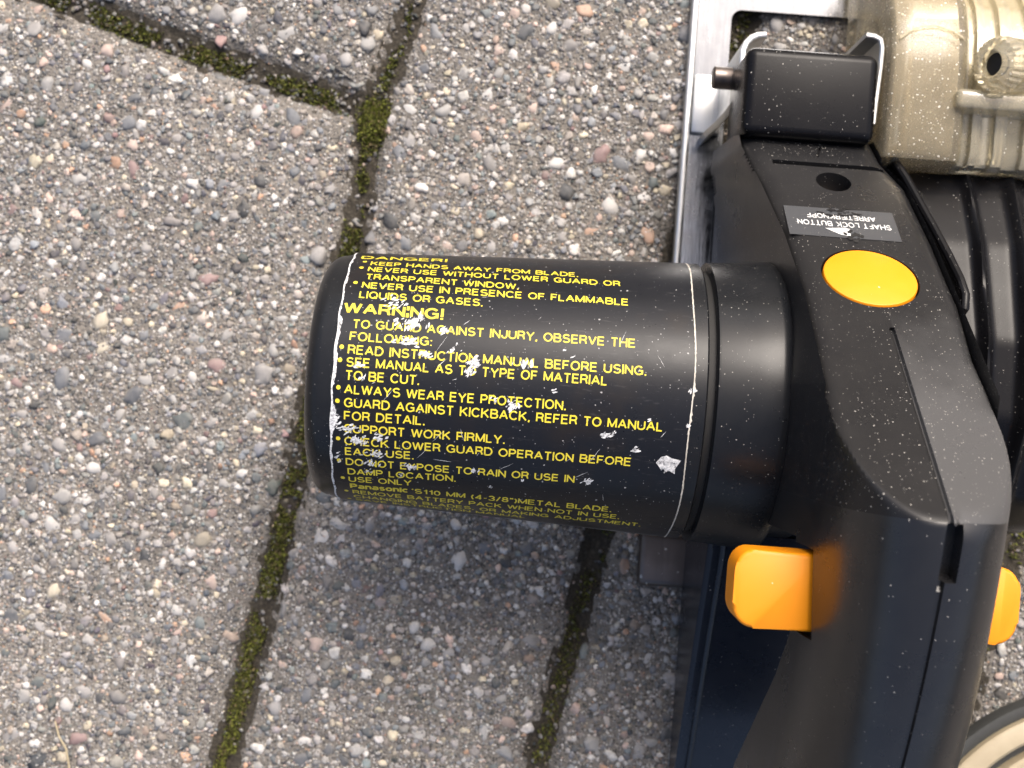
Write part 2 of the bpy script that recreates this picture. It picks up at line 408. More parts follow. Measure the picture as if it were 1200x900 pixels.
def ico(sub):
    bm = bmesh.new(); bmesh.ops.create_icosphere(bm, subdivisions=sub, radius=1.0)
    v = np.array([x.co[:] for x in bm.verts]); bm.verts.ensure_lookup_table()
    f = np.array([[q.index for q in x.verts] for x in bm.faces]); bm.free(); return v, f
ICO = {1: ico(1), 2: ico(2)}
PALETTE = np.array([(.46, .45, .43), (.54, .52, .49), (.30, .29, .28), (.22, .225, .23), (.135, .145, .16), (.075, .08, .085), (.50, .38, .32),
                    (.48, .30, .20), (.50, .44, .33), (.17, .20, .20), (.36, .345, .33), (.26, .17, .16), (.20, .215, .235), (.40, .36, .32)])
PW = np.array([.15, .09, .10, .10, .11, .09, .045, .016, .06, .04, .12, .012, .05, .08]); PW /= PW.sum()
def stones(name, parent, pts, rad, sub, lift, flat, parent_kind='stuff', mat='pebble', pal=PALETTE, pw=PW):
    n = len(pts)
    if n == 0: return
    v0, f0 = ICO[sub]; m = len(v0)
    sc = rad[:, None] * np.stack([rng.uniform(.8, 1.35, n), rng.uniform(.7, 1.0, n), rng.uniform(*flat, n)], 1)
    V = v0[None] * (1 + rng.normal(0, .19, (n, m, 1))); V[:, :, 2] = np.minimum(V[:, :, 2], rng.uniform(.45, .9, (n, 1))); V = V * sc[:, None, :]
    a = rng.uniform(0, 6.28, n); tl = rng.normal(0, .25, n)
    zt = V[:, :, 2] + V[:, :, 0] * np.sin(tl)[:, None]
    X = V[:, :, 0] * np.cos(a)[:, None] - V[:, :, 1] * np.sin(a)[:, None]
    Y = V[:, :, 0] * np.sin(a)[:, None] + V[:, :, 1] * np.cos(a)[:, None]
    zc = lift(n, rad, sc[:, 2])
    W = np.stack([X + pts[:, 0:1], Y + pts[:, 1:2], zt + zc[:, None] + (pts[:, 2:3] if pts.shape[1] > 2 else 0)], 2).reshape(-1, 3) * MM
    Fc = (f0[None] + (np.arange(n) * m)[:, None, None]).reshape(-1, 3)
    me = bpy.data.meshes.new(name)
    me.vertices.add(len(W)); me.vertices.foreach_set('co', W.astype(np.float32).ravel())
    me.loops.add(Fc.size); me.loops.foreach_set('vertex_index', Fc.astype(np.int32).ravel())
    me.polygons.add(len(Fc)); me.polygons.foreach_set('loop_start', np.arange(0, Fc.size, 3, dtype=np.int32))
    me.polygons.foreach_set('use_smooth', np.ones(len(Fc), bool)); me.update(); me.validate()
    ci = rng.choice(len(pal), n, p=pw); col = np.clip(pal[ci] * rng.uniform(.5, 1.3, (n, 1)) + rng.normal(0, .004, (n, 3)), .01, .8)
    ca = me.color_attributes.new('Col', 'FLOAT_COLOR', 'POINT')
    ca.data.foreach_set('color', np.concatenate([np.repeat(col, m, 0), np.ones((n * m, 1))], 1).astype(np.float32).ravel())
    me.materials.append(M[mat])
    o = bpy.data.objects.new(name, me); COL.objects.link(o)
    if parent is not None: o.parent = parent
    o['kind'] = parent_kind
    return o
XR, YR = 174, 138
def thin(pts, rad, f):
    """drop stones that sit on an earlier, larger stone"""
    cell = {}; keep = []
    for i, (x, y) in enumerate(pts[:, :2]):
        k = (int(x // 7), int(y // 7)); ok = True
        for dx in (-1, 0, 1):
            for dy in (-1, 0, 1):
                for j in cell.get((k[0] + dx, k[1] + dy), ()):
                    if (x - pts[j, 0]) ** 2 + (y - pts[j, 1]) ** 2 < (f * (rad[i] + rad[j])) ** 2: ok = False; break
                if not ok: break
            if not ok: break
        if ok: keep.append(i); cell.setdefault(k, []).append(i)
    return np.array(keep)
def scatter(n): return np.stack([rng.uniform(-XR, XR, n), rng.uniform(-YR, YR, n)], 1)
big_r = np.sort(np.clip(rng.lognormal(0.34, 0.34, 9500), 1.0, 3.2))[::-1]; big_p = scatter(9500); kk = thin(big_p, big_r, .92); big_p, big_r = big_p[kk], big_r[kk]
med_r = np.sort(rng.uniform(.5, 1.1, 36000) ** 1.2)[::-1]; med_p = scatter(36000)
allp = np.concatenate([big_p, med_p]); allr = np.concatenate([big_r, med_r]); kk = thin(allp, allr, .74); kk = kk[kk >= len(big_p)] - len(big_p); med_p, med_r = med_p[kk], med_r[kk]
lo = med_r < .8
sml_r = rng.uniform(.24, .52, 64000); sml_p = scatter(64000)
# the largest stones in view are pieces of their own
vis = (np.abs(big_p[:, 0]) < 158) & (np.abs(big_p[:, 1]) < 122) & ~((big_p[:, 0] > 52) & (np.abs(big_p[:, 1]) < 100)) & ~((np.abs(big_p[:, 0] - 5) < 45) & (np.abs(big_p[:, 1]) < 30))
SD = np.array([sdist(big_p, o_) for o_ in outlines[:5]]); vis &= SD.max(0) > 5.5
pick = np.where(vis)[0]; pick = pick[np.argsort(-big_r[pick])][:300]
def pebble_mesh():
    v0, f0 = ICO[2]; v = v0 * (1 + rng.normal(0, .16, (len(v0), 1))); v[:, 2] = np.minimum(v[:, 2], rng.uniform(.5, .9)); v = v * np.array([rng.uniform(.85, 1.3), rng.uniform(.7, 1.0), rng.uniform(.45, .68)])
    me = bpy.data.meshes.new('pebble'); me.from_pydata([tuple(q * MM) for q in v], [], f0.tolist()); me.polygons.foreach_set('use_smooth', [True] * len(f0))
    c = np.clip(PALETTE[rng.choice(len(PALETTE), p=PW)] * rng.uniform(.55, 1.1), .01, .8); c = c * .85 + c.mean() * .15
    ca = me.color_attributes.new('Col', 'FLOAT_COLOR', 'POINT'); ca.data.foreach_set('color', np.tile(np.append(c, 1.0), len(v)).astype(np.float32)); me.materials.append(M['pebble']); return me
PM = [pebble_mesh() for _ in range(70)]
for q in pick:
    own = int(SD[:, q].argmax())
    o = bpy.data.objects.new('pebble', PM[rng.integers(70)]); COL.objects.link(o); o.parent = PAV[own]
    r_ = float(big_r[q]); o.scale = (r_,) * 3; o.rotation_euler = (rng.normal(0, .12), rng.normal(0, .12), rng.uniform(0, 6.28))
    o.location = (big_p[q, 0] * MM, big_p[q, 1] * MM, -.34 * r_ * MM * rng.uniform(.6, 1.35))
rest = np.ones(len(big_r), bool); rest[pick] = False; big_p, big_r = big_p[rest], big_r[rest]
for i in range(5):
    pv = PAV[i]
    for nm, pp, rr, sub, marg, lf, fl in (
            ('coarse_aggregate', big_p, big_r, 2, 2.6, lambda n, r, s: -s * rng.uniform(.15, .65, n), (.45, .75)),
            ('aggregate', med_p[~lo], med_r[~lo], 2, 2.0, lambda n, r, s: -s * rng.uniform(-.2, .4, n), (.55, .9)), ('fine_aggregate', med_p[lo], med_r[lo], 1, 1.6, lambda n, r, s: -s * rng.uniform(-.45, .25, n), (.6, .95)),
            ('sand_grains', sml_p, sml_r, 1, 1.2, lambda n, r, s: s * rng.uniform(-.3, .4, n), (.6, 1.0))):
        d = sdist(pp, outlines[i])
        prob = np.clip((d - marg) / 4.0, 0, 1) * .8 + .2
        s = (d > marg) & (rng.uniform(0, 1, len(d)) < prob)
        drop = np.interp(d, [0, .6, 1.8, 3.6, 6, 8.8, 11.5, 13], [-4.6, -3.8, -2.75, -1.7, -.85, -.3, -.06, 0])
        stones(nm, pv, np.concatenate([pp, drop[:, None]], 1)[s], rr[s], sub, lf, fl)

# soil, grit and moss lying in the joints
def along(path, n, half):
    p = [np.array(q, float) for q in path]; L = [np.linalg.norm(p[k + 1] - p[k]) for k in range(len(p) - 1)]; T = sum(L)
    u = rng.uniform(0, T, n); out = np.zeros((n, 2)); acc = 0
    for k in range(len(L)):
        s = (u >= acc) & (u <= acc + L[k]); e = (p[k + 1] - p[k]) / L[k]
        out[s] = p[k] + (u[s] - acc)[:, None] * e + np.clip(rng.normal(0, half * .5, s.sum()), -half, half)[:, None] * np.array([-e[1], e[0]]); acc += L[k]
    return out
bedV = []; bedF = []
for path in (J1, J2, J3, TOPJ):
    p = [np.array(q, float) for q in path]
    pts = [p[0]]
    for a, b in zip(p, p[1:]):
        k = max(1, int(np.linalg.norm(b - a) / 2)); pts += [a + (b - a) * j / k for j in range(1, k + 1)]
    pts = np.array(pts); t = np.gradient(pts, axis=0); t /= np.linalg.norm(t, axis=1)[:, None]; nr = np.stack([-t[:, 1], t[:, 0]], 1)
    b0 = len(bedV); offs = np.linspace(-5.2, 5.2, 9)
    for k in range(len(pts)):
        for of in offs:
            q = pts[k] + nr[k] * of
            bedV.append((q[0], q[1], -3.5 + .8 * math.sin(q[0] * .9 + q[1] * .5) * math.sin(q[1] * .7) + rng.normal(0, .25) + .05 * of * of - (0.02 if path is J2 else 0)))
    w = len(offs)
    for k in range(len(pts) - 1):
        for c in range(w - 1): bedF.append((b0 + k * w + c, b0 + k * w + c + 1, b0 + (k + 1) * w + c + 1, b0 + (k + 1) * w + c))
bed = obj('joint_soil', bedV, bedF, 'soil', None, True, 80); bed['kind'] = 'structure'
grit = np.concatenate([along(J1[:-1], 520, 3.6), along(J2, 300, 3.4), along(J3, 160, 3.4), along(TOPJ, 420, 3.8)])
stones('joint_grit', None, np.concatenate([grit, np.full((len(grit), 1), -2.9)], 1), rng.uniform(.25, .9, len(grit)), 1, lambda n, r, s: s * .2, (.6, 1.0), pal=PALETTE * .5)
def moss_patch(name, pts, ht, hue):
    near = np.exp(-((pts[:, 0] + 47.5) ** 2 + (pts[:, 1] - 77) ** 2) / 90)
    n = len(pts); V = np.zeros((n, 5, 3)); C = np.zeros((n, 3))
    for i in range(n):
        x, y, z = pts[i]; h = ht * random.uniform(.5, 1.3); a = random.uniform(0, 6.28); lean = random.uniform(0, .8) * h; w = random.uniform(.10, .24)
        dx, dy = math.cos(a), math.sin(a)
        V[i] = [(x - dy * w, y + dx * w, z), (x + dy * w, y - dx * w, z), (x + dx * lean * .5 + dy * w * 1.3, y + dy * lean * .5 - dx * w * 1.3, z + h * .6),
                (x + dx * lean * .5 - dy * w * 1.3, y + dy * lean * .5 + dx * w * 1.3, z + h * .6), (x + dx * lean, y + dy * lean, z + h)]
        k = random.random(); base = (np.array((.095, .105, .013)) if k < hue else np.array((.085, .066, .03)) if k < hue + .25 else np.array((.035, .04, .008)))
        C[i] = base * random.uniform(.6, 1.6) * (1 + .5 * near[i])
    F = []
    for i in range(n): F += [(i * 5, i * 5 + 1, i * 5 + 2, i * 5 + 3), (i * 5 + 3, i * 5 + 2, i * 5 + 4)]
    me = bpy.data.meshes.new(name); me.from_pydata([tuple(c * MM for c in v) for v in V.reshape(-1, 3)], [], F)
    ca = me.color_attributes.new('Col', 'FLOAT_COLOR', 'POINT'); ca.data.foreach_set('color', np.concatenate([np.repeat(C, 5, 0), np.ones((n * 5, 1))], 1).astype(np.float32).ravel())
    me.materials.append(M['moss']); o = bpy.data.objects.new(name, me); COL.objects.link(o); o['kind'] = 'stuff'; return o
def clump(pts, seed, thr, f=.22):
    s = wav(pts, seed, 1.0, f); return pts[s > thr]
mp = []
tuft = np.stack([rng.normal(-47.3, 2.3, 2600), rng.normal(76.0, 3.6, 2600)], 1)
mp.append(np.concatenate([tuft, -2.9 + 2.6 * np.exp(-((tuft[:, 0:1] + 47.3) ** 2 / 9 + (tuft[:, 1:2] - 76) ** 2 / 22)) + rng.normal(0, .25, (2600, 1))], 1))
for path, n, hf, sd, th in (([(-51, 46), (-62, -25), (-78, -117), (-82, -140)], 17000, 2.9, 3, -0.95), ([(-160, 111), (-118, 97), (-70, 84), (-48, 79)], 8500, 2.8, 4, -.55),
                    ([(-47.8, 79), (-36, 118), (-28, 150)], 1700, 1.9, 5, 0), (J2, 9500, 2.8, 6, -0.8), (J3, 3600, 2.4, 8, -.4), ([(-48, 76), (-51, 46)], 1500, 2.1, 9, -.4)):
    q = clump(along(path, n, hf), sd, th); mp.append(np.concatenate([q, -3.3 + rng.normal(0, .3, (len(q), 1))], 1))
moss_patch('moss', np.concatenate(mp), 1.3, .58)
# a dry stalk lying on the left stone
V, F = tube([(-129.5, -111, 1.0), (-128.0, -115, 1.6), (-125.5, -119, 1.4), (-124.2, -125, .9), (-124.4, -130, .8)], [.2, .28, .3, .3, .2], 6)
st = obj('dry_straw', V, F, 'straw'); st['label'] = 'thin pale dry straw stalk lying on the left paving stone'; st['category'] = 'straw'

# ------------------------------------------------------------------ the saw
saw = rootpt('circular_saw', (78, 10, 0), 'black cordless circular saw with yellow warning print standing on paving stones', 'saw')
CX = 80.0
YA, ZA, R0, RK = -1.0, 62.0, 32.25, 0.042        # motor axis and its drafted radius
def rad(x): return R0 + RK * x
def on_motor(x, deg, lift):
    r = rad(x) + lift; a = math.radians(deg); return (x, YA + r * math.sin(a), ZA + r * math.cos(a))

# motor barrel: rounded end, groove, collar
prof = [(-47.6, 0.01), (-47.6, 19.0), (-47.4, 23.0)]
for k in range(0, 9):
    a = math.radians(90 * k / 8); prof.append((-42.4 - 4.9 * math.cos(a), 23.8 + 6.0 * math.sin(a)))
prof += [(x, rad(x)) for x in (-40, -20, 0, 20, 40.5, 43.0)]
V, F = lathe_x(prof + [(43.4, rad(43) - .4), (43.6, rad(43) - 1.5)], 128, YA, ZA)
motor = obj('motor_housing', V, F, 'motor', saw, True, 40)
V, F = lathe_x([(43.0, 30.0), (43.6, 32.2), (45.4, 32.2), (45.6, 30)], 128, YA, ZA)
obj('groove', V, F, 'void', motor)
V, F = lathe_x([(45.2, 31.0), (45.3, 33.6), (45.6, 34.4), (46.2, 34.5), (54, 35.1), (59.5, 35.7), (61.2, 35.6), (62.2, 34.9), (62.8, 33.8), (63.4, 32.2), (70, 32)], 128, YA, ZA)
obj('motor_collar', V, F, 'motor', saw, True, 40)

# warning label on the barrel
LV = []; LF = []; na = 120
xs = [-40, -20, 0, 20, 40.2]
for x in xs:
    for i in range(na + 1): LV.append(on_motor(x, -96 + 182 * i / na, .10))
for j in range(len(xs) - 1):
    for i in range(na): LF.append((j * (na + 1) + i, j * (na + 1) + i + 1, (j + 1) * (na + 1) + i + 1, (j + 1) * (na + 1) + i))
label = obj('warning_label', LV, LF, 'label', saw)

# lettering: single-stroke grotesque alphabet, cap height 1
def arc(cx, cy, rx, ry, a0, a1, n=9):
    return [(cx + rx * math.cos(math.radians(a0 + (a1 - a0) * k / n)), cy + ry * math.sin(math.radians(a0 + (a1 - a0) * k / n))) for k in range(n + 1)]
S_ = arc(.33, .745, .29, .255, 25, 270, 9)[:-1] + arc(.33, .26, .32, .26, 90, -155, 9)
GL = {
 'A': (.74, [[(0, 0), (.37, 1), (.74, 0)], [(.14, .34), (.60, .34)]]),
 'B': (.64, [[(0, 0), (0, 1), (.38, 1)] + arc(.38, .765, .22, .235, 90, -90, 6) + [(0, .53)], [(.34, .53), (.40, .53)] + arc(.40, .265, .25, .265, 90, -90, 6) + [(0, 0)]]),
 'C': (.72, [arc(.38, .5, .38, .5, 38, 322, 16)]),
 'D': (.70, [[(0, 0), (0, 1), (.30, 1)] + arc(.30, .5, .40, .5, 90, -90, 10) + [(0, 0)]]),
 'E': (.58, [[(.58, 0), (0, 0), (0, 1), (.56, 1)], [(0, .53), (.52, .53)]]),
 'F': (.54, [[(0, 0), (0, 1), (.54, 1)], [(0, .51), (.47, .51)]]),
 'G': (.76, [arc(.39, .5, .39, .5, 40, 330, 16)[:-1] + [(.73, .12), (.73, .47), (.42, .47)]]),
 'H': (.66, [[(0, 0), (0, 1)], [(.66, 0), (.66, 1)], [(0, .52), (.66, .52)]]),
 'I': (.0, [[(0, 0), (0, 1)]]),
 'J': (.48, [[(.48, 1), (.48, .26)] + arc(.24, .26, .24, .26, 0, -180, 8) + [(0, .34)]]),
 'K': (.66, [[(0, 0), (0, 1)], [(.62, 1), (0, .36)], [(.22, .58), (.66, 0)]]),
 'L': (.50, [[(0, 1), (0, 0), (.50, 0)]]),
 'M': (.78, [[(0, 0), (0, 1), (.39, .05), (.78, 1), (.78, 0)]]),
 'N': (.66, [[(0, 0), (0, 1), (.66, 0), (.66, 1)]]),
 'O': (.78, [arc(.39, .5, .39, .5, 90, 450, 20)]),
 'P': (.58, [[(0, 0), (0, 1), (.32, 1)] + arc(.32, .73, .26, .27, 90, -90, 7) + [(0, .46)]]),
 'Q': (.78, [arc(.39, .5, .39, .5, 90, 450, 20), [(.48, .24), (.76, -.04)]]),
 'R': (.62, [[(0, 0), (0, 1), (.36, 1)] + arc(.36, .745, .24, .255, 90, -90, 7) + [(0, .49)], [(.34, .49), (.52, .42), (.56, .2), (.62, 0)]]),
 'S': (.65, [S_]),
 'T': (.62, [[(0, 1), (.62, 1)], [(.31, 1), (.31, 0)]]),
 'U': (.66, [[(0, 1), (0, .32)] + arc(.33, .32, .33, .32, 180, 360, 10) + [(.66, 1)]]),
 'V': (.70, [[(0, 1), (.35, 0), (.70, 1)]]),
 'W': (1.0, [[(0, 1), (.25, 0), (.5, 1), (.75, 0), (1.0, 1)]]),
 'X': (.68, [[(0, 0), (.66, 1)], [(.02, 1), (.68, 0)]]),
 'Y': (.70, [[(0, 1), (.35, .42), (.70, 1)], [(.35, .42), (.35, 0)]]),
 'Z': (.60, [[(.03, 1), (.58, 1), (0, 0), (.60, 0)]]),
 '!': (.06, [[(.03, 1), (.03, .30)], [(.03, .09), (.03, -.10)]]), '.': (.06, [[(.03, .10), (.03, -.10)]]),
 ',': (.06, [[(.05, .07), (.05, -.04), (-.02, -.2)]]), ':': (.04, [[(.02, .07), (.02, -.06)], [(.02, .66), (.02, .53)]]),
 "'": (.02, [[(.01, 1), (.01, .76)]]), '"': (.2, [[(.0, 1.02), (.05, .92), (.02, .74)], [(.18, 1.02), (.23, .92), (.2, .74)]]),
 '(': (.18, [arc(.42, .42, .42, .66, 128, 232, 9)]), ')': (.18, [arc(-.24, .42, .42, .66, 52, -52, 9)]), '-': (.28, [[(0, .38), (.28, .38)]]), '/': (.34, [[(0, -.02), (.34, 1.02)]]),
 '1': (.3, [[(.02, .74), (.18, .80), (.28, 1), (.28, 0)]]), '0': (.54, [arc(.27, .5, .27, .5, 90, 450, 16)]),
 '3': (.54, [arc(.26, .75, .25, .25, 160, -80, 9) + arc(.26, .27, .28, .27, 80, -165, 9)]), '4': (.56, [[(.42, 0), (.42, 1), (0, .30), (.56, .30)]]),
 '8': (.54, [arc(.27, .76, .23, .24, 90, 450, 14), arc(.27, .26, .27, .26, 90, 450, 14)]),
 'a': (.5, [arc(.26, .54, .24, .2, 160, 30, 6) + [(.48, .45), (.48, .0)], arc(.23, .19, .23, .19, 60, 320, 10) + [(.48, .2)]]),
 'n': (.46, [[(0, 0), (0, .74)], [(0, .45)] + arc(.23, .48, .23, .26, 170, 0, 7) + [(.46, 0)]]), 's': (.42, [[(p[0] * .64, p[1] * .74) for p in S_]]),
 'o': (.52, [arc(.26, .37, .26, .37, 90, 450, 14)]), 'i': (.0, [[(0, 0), (0, .74)], [(0, 1.02), (0, .9)]]), 'c': (.46, [arc(.25, .37, .25, .37, 45, 315, 12)]),
}
def strokes(text, track=.25, space=.50):
    x = 0; out = []
    for ch in text:
        if ch == ' ': x += space; continue
        w, ss = GL[ch]
        for s in ss: out.append([(x + p[0], p[1]) for p in s])
        x += w + track
    return out, x - track
def split_corners(pl):
    """cut a stroke at its sharp corners so that every limb keeps square ends"""
    out = [[pl[0]]]
    for i in range(1, len(pl)):
        out[-1].append(pl[i])
        if i < len(pl) - 1:
            a = math.atan2(pl[i][1] - pl[i - 1][1], pl[i][0] - pl[i - 1][0]); b = math.atan2(pl[i + 1][1] - pl[i][1], pl[i + 1][0] - pl[i][0])
            if abs((b - a + math.pi) % (2 * math.pi) - math.pi) > math.radians(55): out.append([pl[i]])
    return out
def ribbon(pl, t):
    """flat stroke of width t about a polyline"""
    n = len(pl); L = []; R = []
    closed = n > 3 and math.hypot(pl[0][0] - pl[-1][0], pl[0][1] - pl[-1][1]) < 1e-6
    def nz(d): l = math.hypot(*d) or 1; return (d[0] / l, d[1] / l)
    for i in range(n):
        p = pl[i]
        a = pl[i - 1] if i else (pl[-2] if closed else None); b = pl[i + 1] if i < n - 1 else (pl[1] if closed else None)
        d1 = nz((p[0] - a[0], p[1] - a[1])) if a else nz((b[0] - p[0], b[1] - p[1])); d2 = nz((b[0] - p[0], b[1] - p[1])) if b else d1
        m = nz((-(d1[1] + d2[1]), d1[0] + d2[0])); k = 1 / max(.6, m[0] * -d1[1] + m[1] * d1[0])
        L.append((p[0] + m[0] * k * t / 2, p[1] + m[1] * k * t / 2)); R.append((p[0] - m[0] * k * t / 2, p[1] - m[1] * k * t / 2))
    return L, R
def lettering(text, t, mapf):
    """mapf(u, v, k): u runs 0..1 along the line, v in cap heights, k lifts crossing strokes apart"""
    ss, W = strokes(text); V = []; F = []; k = 0
    for s in ss:
        parts = split_corners([(p[0], t / 2 + p[1] * (1 - t)) for p in s])
        for pi, q in enumerate(parts):
            k += 1
            q = list(q)
            def ext(p0, p1):
                l = math.hypot(p0[0] - p1[0], p0[1] - p1[1]) or 1; ux, uy = (p0[0] - p1[0]) / l, (p0[1] - p1[1]) / l
                e = .5 * t if min(abs(ux), abs(uy)) < .05 else .12 * t
                return (p0[0] + ux * e, p0[1] + uy * e)
            if pi > 0: q[0] = ext(q[0], q[1])
            if pi < len(parts) - 1: q[-1] = ext(q[-1], q[-2])
            if len(s) == 2 and abs(q[0][0] - q[1][0]) < 1e-6 and abs(q[0][1] - q[1][1]) > .3: q = [(q[0][0], q[0][1] + math.copysign(t / 2, q[0][1] - q[1][1])), (q[1][0], q[1][1] - math.copysign(t / 2, q[0][1] - q[1][1]))]
            L, R = ribbon(q, t); b = len(V)
            for l, r in zip(L, R): V += [mapf(l[0] / W, l[1], k), mapf(r[0] / W, r[1], k)]
            for i in range(len(L) - 1): F.append((b + 2 * i, b + 2 * i + 1, b + 2 * i + 3, b + 2 * i + 2))
    return V, F
LINES = [('DANGER!', -38.0, 69.0, -17.8, 68.2, 2.4), ('KEEP HANDS AWAY FROM BLADE.', -35.3, 61.4, 13.5, 57.2, 2), ('NEVER USE WITHOUT LOWER GUARD OR', -35.5, 55.6, 23.2, 51.3, 2),
 ('TRANSPARENT WINDOW.', -35.6, 49.6, -.2, 46.6, 2), ('NEVER USE IN PRESENCE OF FLAMMABLE', -36.0, 43.6, 25.0, 40.1, 2), ('LIQUIDS OR GASES.', -36.2, 37.9, -8.1, 36.3, 2),
 ('WARNING!', -39.1, 30.5, -16.8, 29.5, 2.75), ('TO GUARD AGAINST INJURY, OBSERVE THE', -36.7, 22.9, 26.7, 21.1, 2), ('FOLLOWING:', -37.0, 17.2, -18.7, 16.9, 2),
 ('READ INSTRUCTION MANUAL BEFORE USING.', -37.1, 11.4, 29.4, 10.4, 2), ('SEE MANUAL AS TO TYPE OF MATERIAL', -37.2, 6.1, 20.9, 5.6, 2), ('TO BE CUT.', -37.2, .6, -20.8, .6, 2),
 ('ALWAYS WEAR EYE PROTECTION.', -37.2, -5.2, 12.2, -5.0, 2), ('GUARD AGAINST KICKBACK, REFER TO MANUAL', -37.1, -10.9, 33.9, -10.3, 2), ('FOR DETAIL.', -37.0, -16.6, -19.0, -15.9, 2),
 ('SUPPORT WORK FIRMLY.', -36.9, -22.3, -.8, -20.9, 2), ('CHECK LOWER GUARD OPERATION BEFORE', -36.8, -28.2, 27.8, -25.6, 2), ('EACH USE.', -36.7, -33.5, -21.2, -32.4, 2),
 ('DO NOT EXPOSE TO RAIN OR USE IN', -36.6, -39.2, 15.6, -36.2, 2), ('DAMP LOCATION.', -36.3, -45.2, -11.4, -42.7, 2), ('USE ONLY', -36.2, -50.6, -21.7, -48.6, 2),
 ('Panasonic', -36.0, -56.2, -22.6, -54.6, 2.1), ('\'S110 MM (4-3/8")METAL BLADE.', -21.4, -54.6, 25.1, -52.2, 2), ('REMOVE BATTERY PACK WHEN NOT IN USE.', -35.7, -61.9, 27.3, -57.4, 2),
 ('CHANGING BLADES, OR MAKING ADJUSTMENT.', -35.7, -67.6, 32.7, -62.8, 2), ('SAVE INSTRUCTION MANUAL', -35.6, -73.4, 5.4, -69.8, 2)]
for text, x0, a0, x1, a1, cap in LINES:
    def mp_(u, v, k, x0=x0, a0=a0, x1=x1, a1=a1, cap=cap):
        x = x0 + (x1 - x0) * u; r = rad(x)
        return on_motor(x, a0 + (a1 - a0) * u + math.degrees((v - .5) * cap * 1.08 / r), .13 + .004 * (k % 5))
    V, F = lettering(text, .21 if text in ('Panasonic',) else .18 if cap > 2.45 else .155, mp_)
    obj('printed_line', V, F, 'yellow_ink', label, False)
BUL = [(-37.0, 63), (-37.3, 56.6), (-37.8, 45.0), (-38.7, 12.3), (-38.8, 6.7), (-38.7, -4.8), (-38.75, -10.5), (-38.4, -27.4), (-38.3, -38.9), (-37.7, -50.1), (-37.3, -61.5), (-37.2, -73)]
for x, a in BUL:
    V = [on_motor(x + .52 * math.cos(k * math.pi / 6), a + math.degrees(.52 * math.sin(k * math.pi / 6) / rad(x)), .135) for k in range(12)]
    obj('bullet', V, [tuple(range(12))], 'yellow_ink', label, False)

# worn label edges: torn pale rim on the left, thin cream line on the right and along the bottom
def strip(name, pts, mat, lift):
    """pts: (x, angle, left width, right width)"""
    V = []; F = []
    for x, a, l, r in pts: V += [on_motor(x - l, a, lift), on_motor(x + r, a, lift)]
    for i in range(len(pts) - 1): F.append((2 * i, 2 * i + 1, 2 * i + 3, 2 * i + 2))
    return obj(name, V, F, mat, label, False)
pts = []
for i in range(240):
    a = 80 - 166 * i / 239
    w = .18 + .14 * max(0, math.sin(a * .31) + math.sin(a * .83 + 1)) + abs(random.gauss(0, .09))
    if -4 < a < 26: w += .22 + .2 * random.random()
    if -26 < a < -12: w += .9 * math.exp(-((a + 19) / 5) ** 2) + .3 * random.random()
    pts.append((-40.15 + .12 * math.sin(a * .4), a, .10 + .03 * random.random(), w))
strip('label_edge', pts, 'scuff', .155)
pts = []
for i in range(200):
    a = 78 - 160 * i / 199
    pts.append((40.0 + .22 * math.sin(a * .11), a, .07 + abs(random.gauss(0, .05)), .16 + abs(random.gauss(0, .05)) + (.35 * random.random() if 2 < a < 8 or abs(a + 6) < 2 else 0)))
strip('label_edge', pts, 'cream', .15)
V = []; F = []
for i in range(120):
    x = -8 + 46 * i / 119; w = .25 + .5 * max(0, math.sin(x * .3)) * random.uniform(.5, 1)
    V += [on_motor(x, -78.5 - w, .14), on_motor(x, -78.5 + w, .14)]
for i in range(119): F.append((2 * i, 2 * i + 1, 2 * i + 3, 2 * i + 2))
obj('label_edge', V, F, 'cream', label, False)
# scuffs where the print has been rubbed off: (x, angle, half length, half height, flakes)
SCUFFS = [(-27.8, 34.3, 3.0, 3.5, 26), (-24.0, 24.2, 3.6, 3.0, 60), (-21.5, 27.6, 1.2, 2.0, 20), (-15.8, 22.0, 1.5, 2.0, 16), (-23.8, 16.0, 3.0, 2.0, 26), (-19.5, 11.3, 1.8, 1.6, 22), (-14, 14.0, 2.2, 1.8, 9),
          (-8.8, 9.3, 1.6, 2.2, 34), (2.5, 10.0, 2.2, 1.9, 34), (-9.8, 5.2, 1.6, 2.0, 26), (-34.5, 5.2, 1.2, 2.0, 12), (-33.4, 0.3, 1.0, 1.4, 12), (.5, -6.8, 1.4, 2.6, 28), (-3.6, -5, .8, 1.4, 8), (9.6, .2, .5, 1.7, 8), (11.0, 17.0, .7, 1.2, 5), (13.2, 14.0, .6, .8, 5),
          (-36.0, -22.6, 2.6, 2.2, 36), (-34.0, -27.6, 2.4, 2.2, 40), (-29.2, -25.6, 1.2, 2.8, 26), (-30.0, -33.3, 3.0, 1.4, 22), (-31.5, -38.8, 1.6, 2.0, 20), (-31.8, -43.5, 1.2, 2.0, 12), (-22.0, -38.6, 2.0, 1.4, 20), (-7.0, -37, 2.0, .8, 7),
          (21.8, -15.4, 1.3, 1.5, 26), (23.2, -14.5, .8, 1.2, 10), (28.6, -20.0, .9, 1.8, 12), (30.8, -8, .4, 1.8, 8), (18.6, -36.8, 1.2, 2.4, 22), (36.0, -27.5, 1.0, 1.6, 20), (39.6, 4.5, .8, 1.4, 9), (39.6, -9, .6, 1.2, 7), (4, -39.5, .8, .5, 4), (-24, -44.5, .6, 2.4, 8), (-3.0, -45.5, 1.2, .6, 5),
          (-39.0, -19, 1.0, 4.0, 26), (-38.3, -38, .9, 3.4, 14)]
rs = random.Random(3)
